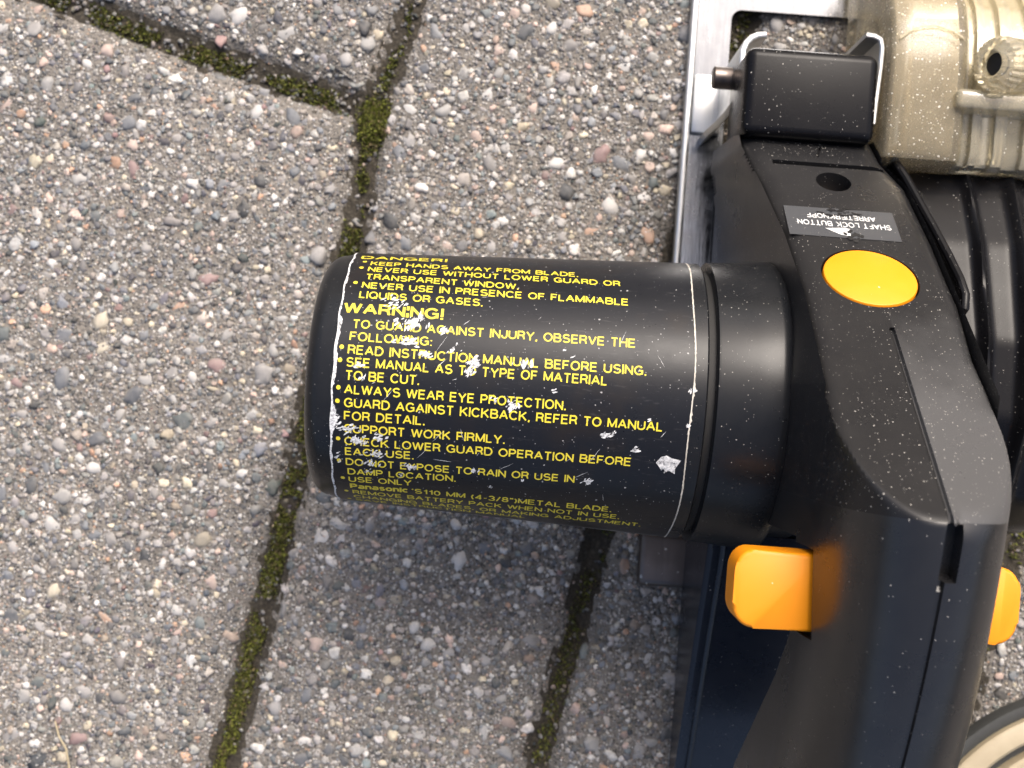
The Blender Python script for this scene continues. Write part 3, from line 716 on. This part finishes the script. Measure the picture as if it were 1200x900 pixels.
for sx, sa, hw, hh, nf in SCUFFS:
    V = []; F = []; dirn = rs.uniform(.2, 1.4)
    for k in range(nf):
        x = sx + rs.gauss(0, .42) * hw; a = sa + rs.gauss(0, .42) * hh; s = rs.uniform(.10, .72) * min(1.2, .5 + hw * .4); el = rs.uniform(.18, .55); th = dirn + rs.gauss(0, .3)
        m = rs.randint(6, 9); b = len(V); lf = .165 + .0015 * (k % 30)
        for j in range(m):
            w = 2 * math.pi * j / m; q = s * rs.uniform(.7, 1.15); u, v = q * math.cos(w), q * el * math.sin(w)
            V.append(on_motor(x + u * math.cos(th) - v * math.sin(th), a + math.degrees((u * math.sin(th) + v * math.cos(th)) / rad(x)), lf))
        F.append(tuple(range(b, b + m)))
    obj('scuff_mark', V, F, 'scuff', label, False)
for k in range(26):      # hairline scratches
    x, a = rs.uniform(-36, 38), rs.uniform(-55, 45); ln = rs.uniform(1.0, 4.5); th = rs.choice((.9, 1.2, 1.9, .2)) + rs.gauss(0, .2); w = rs.uniform(.03, .07)
    V = []
    for j in range(6):
        t = j / 5 - .5; u = t * ln * math.cos(th) + .05 * rs.gauss(0, 1); v = t * ln * math.sin(th); ww = w * (1 - abs(t) * 1.7)
        for sg in (-1, 1): V.append(on_motor(x + u - sg * ww * math.sin(th), a + math.degrees((v + sg * ww * math.cos(th)) / rad(x)), .16))
    obj('scratch', V, [(2 * j, 2 * j + 1, 2 * j + 3, 2 * j + 2) for j in range(5)], 'scuff', label, False)
# one larger torn flake near the right edge
V = [on_motor(x, a, .21) for x, a in ((33.4, -24.8), (34.4, -22.2), (35.6, -21.4), (36.8, -22.4), (38.9, -22.9), (38.4, -24.6), (37.8, -26.8), (37.9, -29.0), (36.8, -28.0), (35.4, -27.0), (34.6, -27.4), (34.2, -26.4))]
obj('scuff_mark', V, [tuple(range(12))], 'scuff', label, False)

# ---- gear housing with the sloping spine, and the handle behind its crest
def plane(y): return 147 - 1.15 * (y + 18.6)
def apex(y):
    t = -(y + 18.6); return 147 - .22 * t - (.0025 * t * t if t > 0 else 0)
WLy = [(-120, 17.5), (-60, 16.5), (-19, 17), (25, 17.2), (40, 18.8), (55, 22), (66, 25), (80, 25)]
WRy = [(-120, 20.5), (-60, 20), (-19, 18.6), (10, 17.8), (40, 17), (56, 15.5), (64, 11.5), (80, 9.5)]
def itp(tab, y): return float(np.interp(y, [a for a, b in tab], [b for a, b in tab]))
ZB = [(-125, 44), (-89, 66), (-60, 95), (-49, 104), (-34, 106), (-27.6, 106), (-27.5, 16), (80, 16)]
ANG = np.linspace(-90, 90, 61)
def roof(y): return min(1, max(0, (24 - y) / 12))
def section(y):
    wl, wr = itp(WLy, y), itp(WRy, y); S = apex(y) - 32; zp = plane(y) if y > -18.6 - 3 else 1e3
    pl_on = y > -30
    zb = min(itp(ZB, y), S - 1); zw = min(S, (plane(y) if y > -19.5 else 1e3) - .3)
    pts = []
    for k in range(10):
        z = zb + (zw - zb) * k / 9; fl = .075 * max(0, zw - z); pts.append((-(wl + fl), z))
    ds = [(wl if a < 0 else wr) * math.sin(math.radians(a)) for a in ANG[1:-1]]
    ds = sorted([d for d in ds if abs(d) > 1.2] + [-1.0, -.62, -.36, 0, .36, .62, 1.0])
    for d in ds:
        w = wl if d < 0 else wr; u = min(1, abs(d) / w)
        z = S + 32 * (max(0.0, 1 - u ** 2.3)) ** (1 / 2.1)
        p = plane(y) - (.26 * d if d > 0 else .08 * -d + .45) * roof(y)
        if p < z:
            e = w - abs(d); r = 2.6 + 2.4 * min(1, max(0, (y - 5) / 25))
            if e < r: p -= r - math.sqrt(max(0, r * r - (r - e) ** 2))
        k = 5.5 if d > 1.2 else 1.4; h = max(k - abs(p - z), 0) / k; zz = min(p, z) - h * h * k / 4
        if abs(d) < .5 and y < 18.0: zz -= 1.3 if y > -32 else .7
        pts.append((d, zz))
    for k in range(10):
        z = zw - (zw - zb) * k / 9; fl = .04 * max(0, zw - z); pts.append((wr + fl, z))
    return pts
def skin(ys, name, mat):
    V = []; F = []; n = 0
    for y in ys:
        s = section(y); n = len(s); V += [(CX + d, y, z) for d, z in s]
    for j in range(len(ys) - 1):
        for i in range(n): F.append((j * n + i, j * n + (i + 1) % n, (j + 1) * n + (i + 1) % n, (j + 1) * n + i))
    F.append(tuple(range(n))); F.append(tuple((len(ys) - 1) * n + i for i in range(n))[::-1])
    return obj(name, V, F, mat, saw, True, 38)
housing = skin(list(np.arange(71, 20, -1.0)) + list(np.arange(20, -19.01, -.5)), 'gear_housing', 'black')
handle = skin(list(np.arange(-19.0, -29, -.4)) + list(np.arange(-29, -122, -1.0)), 'handle', 'black_soft')

NSL = Vector((0, 1.15, 1)).normalized(); USL = Vector((0, -1, 1.15)).normalized()      # spine normal and up-slope direction
def sp(x, y, lift=0.0):
    """a point on the spine's sloping face"""
    d = x - CX; z = plane(y) - (.26 * d if d > 0 else .08 * -d + .45) * roof(y)
    return Vector((x, y, z)) + NSL * lift
def disc_solid(c, nrm, r, h0, h1, seg=48, bev=0.6):
    q = nrm.to_track_quat('Z', 'Y'); V = []; F = []
    prof = [(r, h0), (r, h1 - bev), (r - bev * .3, h1 - bev * .3), (r - bev, h1)]
    for rr, h in prof:
        for k in range(seg):
            a = 2 * math.pi * k / seg; V.append(tuple(c + q @ Vector((rr * math.cos(a), rr * math.sin(a), h))))
    for j in range(len(prof) - 1):
        for k in range(seg): F.append((j * seg + k, j * seg + (k + 1) % seg, (j + 1) * seg + (k + 1) % seg, (j + 1) * seg + k))
    F.append(tuple(range(seg))[::-1]); F.append(tuple((len(prof) - 1) * seg + k for k in range(seg)))
    return V, F
def obox(c, ax, ay, az, hx, hy, hz):
    V = [tuple(c + ax * sx * hx + ay * sy * hy + az * sz * hz) for sx in (-1, 1) for sy in (-1, 1) for sz in (-1, 1)]
    return V, [(0, 1, 3, 2), (4, 6, 7, 5), (0, 4, 5, 1), (2, 3, 7, 6), (0, 2, 6, 4), (1, 5, 7, 3)]
UX = Vector((1, 0, 0))
def cutter(vf): o = obj('cutter', vf[0], vf[1], 'void', None, False); return o
bc = sp(78.6, 29.8)
hole_c = sp(76.6, 56.4)
slot_c = sp(76.5, 61.6)
cut(housing, [cutter(disc_solid(bc, NSL, 11.0, -3, 6)), cutter(disc_solid(hole_c, NSL, 4.4, -8, 5)),
              cutter(obox(slot_c, UX, USL, NSL, 14.3, 1.0, 2.2)),
              cutter(obox(sp(75.0, 66.0), (UX * .3 - USL).normalized(), (UX + USL * .3).normalized(), NSL, 3.0, .35, 1.0))])
cut(handle, [cutter(obox(Vector((62.0, -38.2, 112.0)), UX, Vector((0, 1, 0)), Vector((0, 0, 1)), 3.4, 9.2, 6.2)), cutter(obox(Vector((81.0, -25.0, 146.0)), UX, Vector((0, 1, .25)).normalized(), Vector((0, -.25, 1)).normalized(), 1.7, 5.5, 5.0))])
# button: orange disc, slightly proud of its seat
V, F = disc_solid(bc, NSL, 10.55, -3.0, 0.25, 64, .5); obj('shaft_lock_button', V, F, 'orange', saw)
V, F = disc_solid(hole_c, NSL, 4.2, -8.0, -5.0, 32, .4); scr = obj('screw', V, F, 'pin', saw)
V, F = obox(hole_c + NSL * -4.9, (UX + USL).normalized(), (UX - USL).normalized(), NSL, 2.8, .5, .35); obj('slot', V, F, 'void', scr, False)
# sticker under the button: text reads from the other side
stc = sp(75.6, 43.9)
def st_pt(u, v, lift): return tuple(sp(75.6 + u, 43.9 - v * USL.z * .869, lift))
V = []; F = []; NU = 14
for j in range(3):
    for i in range(NU + 1): V.append(st_pt(-13.2 + 26.4 * i / NU, -6.2 + 12.4 * j / 2 * 1.0 + .25 * math.sin(i * 1.7) * (1 if j == 0 and 5 < i < 10 else 0), .12))
for j in range(2):
    for i in range(NU): F.append((j * (NU + 1) + i, j * (NU + 1) + i + 1, (j + 1) * (NU + 1) + i + 1, (j + 1) * (NU + 1) + i))
stick = obj('button_sticker', V, F, 'sticker', saw, False)
for text, u0, u1, v, cap in (('SHAFT LOCK BUTTON', 11.6, -10.6, .6, 1.9), ('ARRETIERKNOPF', 8.4, -8.0, -2.6, 1.8)):
    V, F = lettering(text, .155, lambda a, b, k, u0=u0, u1=u1, v=v, cap=cap: st_pt(u0 + (u1 - u0) * a, v + (b - .5) * cap * 1.15, .16 + .006 * (k % 5)))
    obj('printed_line', V, F, 'white_ink', stick, False)
obj('printed_arrow', [st_pt(-4.4, 2.7, .17), st_pt(.3, 2.0, .17), st_pt(1.6, 2.4, .17), st_pt(1.2, 5.6, .17), st_pt(-1.2, 4.9, .17)], [(0, 1, 2, 3, 4)], 'white_ink', stick, False)
V = []; F = []
for k in range(22):
    u, v = rs.gauss(2.0, 1.3), rs.gauss(5.2, 1.0); s = rs.uniform(.3, .8); b = len(V)
    for j in range(6): w = j * math.pi / 3; q = s * rs.uniform(.5, 1.2); V.append(st_pt(u + q * math.cos(w), v + q * math.sin(w), .18 + .002 * k))
    F.append(tuple(range(b, b + 6)))
obj('torn_spot', V, F, 'void', stick, False)
V = []; F = []
for k in range(30):
    u, v = rs.gauss(1.0, 2.2), rs.gauss(-4.4, 1.2); s = rs.uniform(.2, .7); b = len(V)
    for j in range(6): w = j * math.pi / 3; q = s * rs.uniform(.4, 1.3); V.append(st_pt(u + q * math.cos(w) * 1.8, v + q * math.sin(w) * .7, .24 + .002 * k))
    F.append(tuple(range(b, b + 6)))
obj('torn_spot', V, F, 'black', stick, False)

# front block, pivot bracket, pin
bm = box_bm(54.5, 89.0, 69.0, 92.0, 26, 51.0, 2.6, 5)
obj_fb = bm_obj('front_block', bm, 'guard', saw, True, 50)
def sheet(name, path, zt, zb, th, mat, parent):
    """upright sheet of thickness th along a plan path"""
    p = np.array(path, float); t = np.gradient(p, axis=0); t /= np.linalg.norm(t, axis=1)[:, None]; nr = np.stack([-t[:, 1], t[:, 0]], 1)
    V = []; F = []; n = len(p)
    for k in range(n):
        a = p[k] + nr[k] * th / 2; b = p[k] - nr[k] * th / 2
        z1 = zt[k] if isinstance(zt, (list, tuple)) else zt
        V += [(a[0], a[1], zb), (a[0], a[1], z1 - .3), (a[0] * .75 + b[0] * .25, a[1] * .75 + b[1] * .25, z1), (b[0] * .75 + a[0] * .25, b[1] * .75 + a[1] * .25, z1), (b[0], b[1], z1 - .3), (b[0], b[1], zb)]
    for k in range(n - 1):
        for i in range(6): F.append((k * 6 + i, k * 6 + (i + 1) % 6, (k + 1) * 6 + (i + 1) % 6, (k + 1) * 6 + i))
    F.append(tuple(range(6))[::-1]); F.append(tuple((n - 1) * 6 + i for i in range(6)))
    return obj(name, V, F, mat, parent, True, 40)
br = sheet('pivot_bracket', [(62.5, 100.6), (60.2, 100.2), (58.4, 99.2), (57.0, 97.6), (56.2, 95.5), (56.0, 92), (56.0, 88), (55.9, 84.5), (55.3, 81.8), (53.9, 79.3), (52.2, 77.4), (50.4, 76.0)],
           [33, 33.5, 34, 34.5, 35, 36, 36, 35, 33, 28, 22, 16], 2.6, 1.6, 'zinc', saw)
bm = box_bm(47.5, 56.2, 78.5, 96, 2.6, 5.0, .7, 2); bm_obj('bracket_foot', bm, 'zinc', saw)
V, F = lathe_x([(49.6, .01), (49.6, 2.6), (50.0, 3.1), (54.9, 3.1), (54.9, .01)], 32, 89.6, 26.0); obj('pivot_pin', V, F, 'pin', saw)
br2 = sheet('guard_bracket', [(86.0, 98.2), (88.2, 98.0), (89.9, 97.2), (90.5, 95), (90.4, 90), (90.0, 84), (89.7, 79), (89.5, 75)], 47, 10, 1.4, 'zinc', saw)

# base plate with its front window and turned-up left rim
PL = [(46.2, -52), (41.0, -52), (41.0, -57.0), (43.0, -59), (128, -59), (140, -50), (140, 150), (46.2, 150)]
bm = bmesh.new()
xs_ = [46.2, 57.5, 102.0, 140.0]; ys_ = [-59.0, 87.0, 116.6, 150.0]
def slab(bm, x0, x1, y0, y1, z0, z1):
    v = [bm.verts.new(c) for c in ((x0, y0, z0), (x1, y0, z0), (x1, y1, z0), (x0, y1, z0), (x0, y0, z1), (x1, y0, z1), (x1, y1, z1), (x0, y1, z1))]
    for f in ((3, 2, 1, 0), (4, 5, 6, 7), (0, 1, 5, 4), (1, 2, 6, 5), (2, 3, 7, 6), (3, 0, 4, 7)): bm.faces.new([v[i] for i in f])
slab(bm, 46.2, 140, -40, 150, .2, 2.6)
plate = bm_obj('base_plate', bm, 'steel', saw, True, 30)
wb = prism_bm([(57.5 + 3 - 3 * math.cos(a), 116.6 - 3 + 3 * math.sin(a)) for a in np.linspace(0, math.pi / 2, 7)] +
              [(102 - 3 + 3 * math.sin(a), 116.6 - 3 + 3 * math.cos(a)) for a in np.linspace(0, math.pi / 2, 7)] + [(102, 70), (57.5, 70)], -3, 9)
wc = bm_obj('cutter', wb, 'void', None, False); cut(plate, [wc])
bm = box_bm(45.2, 47.4, -41, 150, .2, 4.6, .8, 3); bm_obj('plate_rim', bm, 'zinc', saw)
bm = box_bm(41.4, 62.0, -57.0, -40.5, .3, 5.2, 2.2, 4); bm_obj('plate_tab', bm, 'pin', saw, True, 50)
# window frame in the plate catches a thin bright lip
# lower gear case foot between plate and spine
bm = bmesh.new(); slab(bm, 56.5, 104, -27, 69, 2.7, 30)
for v in bm.verts:
    if v.co.z > 20: v.co.x += 1.6 if v.co.x < 80 else -4
bmesh.ops.bevel(bm, geom=bm.edges[:], offset=1.2, segments=3, affect='EDGES')
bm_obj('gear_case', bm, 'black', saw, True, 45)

# clear front guard: hollow shell with ribs, and its knurled knob
GP = [(65.0, 6), (65.0, 46.5), (66.0, 50.0), (69.0, 51.5), (90, 52.0), (100, 51.0), (108, 48), (115, 42), (121, 33), (125, 22), (126, 6)]
def shell(name, xs, prof, zoff, mat, parent, th=2.0):
    V = []; F = []; n = len(prof)
    for x, dz in zip(xs, zoff):
        V += [(x, y, z + (dz if z > 20 else 0)) for y, z in prof]
    for j in range(len(xs) - 1):
        for i in range(n - 1): F.append((j * n + i, j * n + i + 1, (j + 1) * n + i + 1, (j + 1) * n + i))
    F.append(tuple(range(n))[::-1]); F.append(tuple((len(xs) - 1) * n + i for i in range(n)))
    o = obj(name, V, F, mat, parent, True, 40)
    m = o.modifiers.new('wall', 'SOLIDIFY'); m.thickness = th * MM; m.offset = -1
    bpy.context.view_layer.update(); dg = bpy.context.evaluated_depsgraph_get()
    me = bpy.data.meshes.new_from_object(o.evaluated_get(dg)); o.modifiers.clear(); o.data = me
    return o
shell('clear_guard', [91.4, 91.8, 92.6, 98, 104, 109.6, 110.6, 111.2], GP, [-1.2, -.4, 0, 0, 0, 0, -.3, -1.2], 'clear', saw, 1.8)
shell('guard_ribs', [111.5, 112.0, 112.3, 114.5, 114.8, 117.0, 117.3, 120.6, 120.9, 124.0, 124.3, 128.5, 128.8, 136], GP,
      [-3.0, -2.6, -5.4, -5.4, -3.4, -3.4, -6.0, -6.0, -3.6, -3.6, -6.4, -6.4, -4.4, -4.4], 'clear_knob', saw, 1.6)
bm = box_bm(96.6, 97.8, 68, 98, 34, 49.6, .3, 2); bm_obj('guard_rib', bm, 'clear', saw)
V, F = tube([(93.2, 96.2, 51.9), (95.5, 98.2, 51.7), (99, 99.8, 51.5), (103, 100.2, 51.4), (107, 99.2, 51.5), (109.8, 97.4, 51.7)], .35, 6); obj('guard_bead', V, F, 'clear_knob', saw)
KC = Vector((117.5, 90.0, 56.5)); KA = Vector((-.86, -.12, .50)).normalized(); kq = KA.to_track_quat('Z', 'Y')
V = []; F = []; seg = 72
kp = [(6.9, -13), (6.9, -3.2), (6.3, -3.0), (6.3, -2.4), (7.1, -2.0), (7.1, 0.6), (6.4, 2.2), (3.6, 3.4), (3.2, 3.2), (3.0, .5)]
for r, h in kp:
    for k in range(seg):
        a = 2 * math.pi * k / seg; rr = r - (.45 if (k % 3 == 0 and r > 6.35) else 0); V.append(tuple(KC + kq @ Vector((rr * math.cos(a), rr * math.sin(a), h))))
for j in range(len(kp) - 1):
    for k in range(seg): F.append((j * seg + k, j * seg + (k + 1) % seg, (j + 1) * seg + (k + 1) % seg, (j + 1) * seg + k))
F.append(tuple(range(seg))[::-1]); F.append(tuple((len(kp) - 1) * seg + k for k in range(seg)))
knob = obj('guard_knob', V, F, 'clear_knob', saw, True, 25)
V, F = disc_solid(KC + KA * .7, KA, 2.9, -1, .6, 24, .2); obj('screw_head', V, F, 'void', knob)
bm = box_bm(108.5, 132, 79.0, 84.2, 44, 54, 1.4, 3); bm_obj('knob_seat', bm, 'clear_knob', saw)

# black rear guard with long ridges
gy = np.linspace(64.6, -34, 60)
def gz_(y): return float(np.interp(y, [-34, -30, -20, 0, 20, 45, 60, 64.6], [14, 38, 52, 60, 59, 51, 42.5, 39]))
gxs = np.linspace(97.2, 142, 70); V = []; F = []
for y in gy:
    for x in gxs:
        r = 2.6 * math.exp(-((x - 117.5 - .03 * (40 - y)) / 1.2) ** 2) + 3.0 * math.exp(-((x - 128.5) / 1.6) ** 2) - 2.5 * max(0, (x - 133) / 9) ** 2 - .08 * max(0, 106 - x)
        V.append((x, y, gz_(y) + r))
n = len(gxs)
for j in range(len(gy) - 1):
    for i in range(n - 1): F.append((j * n + i, j * n + i + 1, (j + 1) * n + i + 1, (j + 1) * n + i))
rim_i = [i for i in range(n)] + [j * n + n - 1 for j in range(1, len(gy))] + [(len(gy) - 1) * n + i for i in range(n - 2, -1, -1)] + [j * n for j in range(len(gy) - 2, 0, -1)]
b = len(V); V += [(V[i][0], V[i][1], 5.0) for i in rim_i]; k = len(rim_i)
for i in range(k): F.append((rim_i[i], rim_i[(i + 1) % k], b + (i + 1) % k, b + i))
F.append(tuple(b + i for i in range(k)))
obj('blade_guard', V, F, 'guard', saw, True, 45)
sheet('guard_lip', [(95.5, 66.5), (97.5, 62), (99.6, 55), (101.8, 48), (103.9, 40.5), (105.6, 33.5), (106.2, 29), (106.0, 25.5), (105.4, 23.5)],
      [46.5, 49.5, 54.5, 60, 66, 72, 75.5, 77, 76], 1.7, 1.6, 'guard', saw) if False else None
lip = [(95.8, 66.0, 46.0), (98.0, 60.5, 50.5), (100.4, 53, 56), (102.6, 46, 61.5), (104.6, 39, 67), (105.9, 33.0, 72), (106.3, 29, 75), (106.2, 26, 75.5), (105.8, 24, 73), (105.5, 22.6, 66), (105.4, 22, 58)]
V, F = tube(lip, 1.15, 10); lipo = obj('guard_lip', V, F, 'guard', saw)
sheet('guard_fin', [(p[0] + .1, p[1]) for p in lip[:9]], [p[2] - .3 for p in lip[:9]], 32, 1.5, 'guard', saw)

# safety lever through the handle, both ends showing
def lever(x0, x1, yA, yB, z0, z1):
    s = 1 if x1 > x0 else -1; c = 4.6; out = [(x0, yA)]
    for k in range(9): w = math.pi / 2 * k / 8; out.append((x1 - s * c * .8 + s * c * .8 * math.sin(w), yA - c + c * math.cos(w)))
    for k in range(9): w = math.pi / 2 * k / 8; out.append((x1 - s * c + s * c * math.cos(w), yB + c * 1.1 - c * 1.1 * math.sin(w)))
    out.append((x0, yB))
    if s < 0: out = out[::-1]
    bm = prism_bm(out, z0, z1, .9, 3)
    return bm_obj('safety_lever', bm, 'lever', saw, True, 45)
lever(66, 48.2, -30.2, -46.2, 107.5, 116.0)
lever(94, 110.0, -31.2, -47.4, 100.0, 108.5)

# sloping dark foot behind the base plate
bm = bmesh.new()
prf = [(-34, 3), (-34, 44.5), (-40, 44.5), (-107, 15.2), (-128, 6.0), (-128, 3)]
a = [bm.verts.new((54.9, y, z)) for y, z in prf]; c = [bm.verts.new((100, y, z)) for y, z in prf]
bm.faces.new(a); bm.faces.new(c[::-1])
for i in range(len(prf)): bm.faces.new((a[i], c[i], c[(i + 1) % len(prf)], a[(i + 1) % len(prf)]))
bmesh.ops.bevel(bm, geom=bm.edges[:], offset=1.4, segments=3, affect='EDGES')
foot = bm_obj('rear_foot', bm, 'foot', saw, True, 45)
V, F = tube([(58.6, -38, 44.9), (58.6, -41.5, 44.2), (58.6, -70, 31.7), (58.6, -107, 15.6), (58.6, -126, 7.2)], .8, 8); obj('foot_bead', V, F, 'foot', foot)

# ------------------------------------------------------------------ beige tub lid at the corner
LC = (184.0, -139.0)
lid = rootpt('tub_lid', (LC[0], LC[1], 0), 'beige round lid with dark rim lying on the paving beyond the saw handle', 'lid')
def ring(name, prof, mat, parent):
    V = []; F = []; seg = 120; n = len(prof)
    for k in range(seg):
        a = 2 * math.pi * k / seg
        for r, z in prof: V.append((LC[0] + r * math.cos(a), LC[1] + r * math.sin(a), z))
    for k in range(seg):
        for i in range(n - 1): F.append((k * n + i, ((k + 1) % seg) * n + i, ((k + 1) % seg) * n + i + 1, k * n + i + 1))
    return obj(name, V, F, mat, parent, True, 40)
ring('rim_seal', [(60.8, .6), (61.0, 4), (60.4, 5.6), (59.0, 6.0), (57.2, 5.6), (57.0, 1)], 'rubber', lid)
ring('outer_band', [(57.2, 3.5), (57.0, 7.5), (56.0, 8.4), (51.8, 8.6), (50.8, 7.8), (50.6, 3.0)], 'beige', lid)
ring('groove', [(50.8, 4.2), (47.4, 4.2)], 'rubber', lid)
ring('inner_band', [(47.6, 3.0), (47.4, 7.8), (46.6, 8.6), (42.4, 8.6), (41.6, 7.6), (41.4, 2.0)], 'beige', lid)
ring('centre_panel', [(41.8, 3.6), (20, 3.6), (0.01, 3.6)], 'rubber', lid)
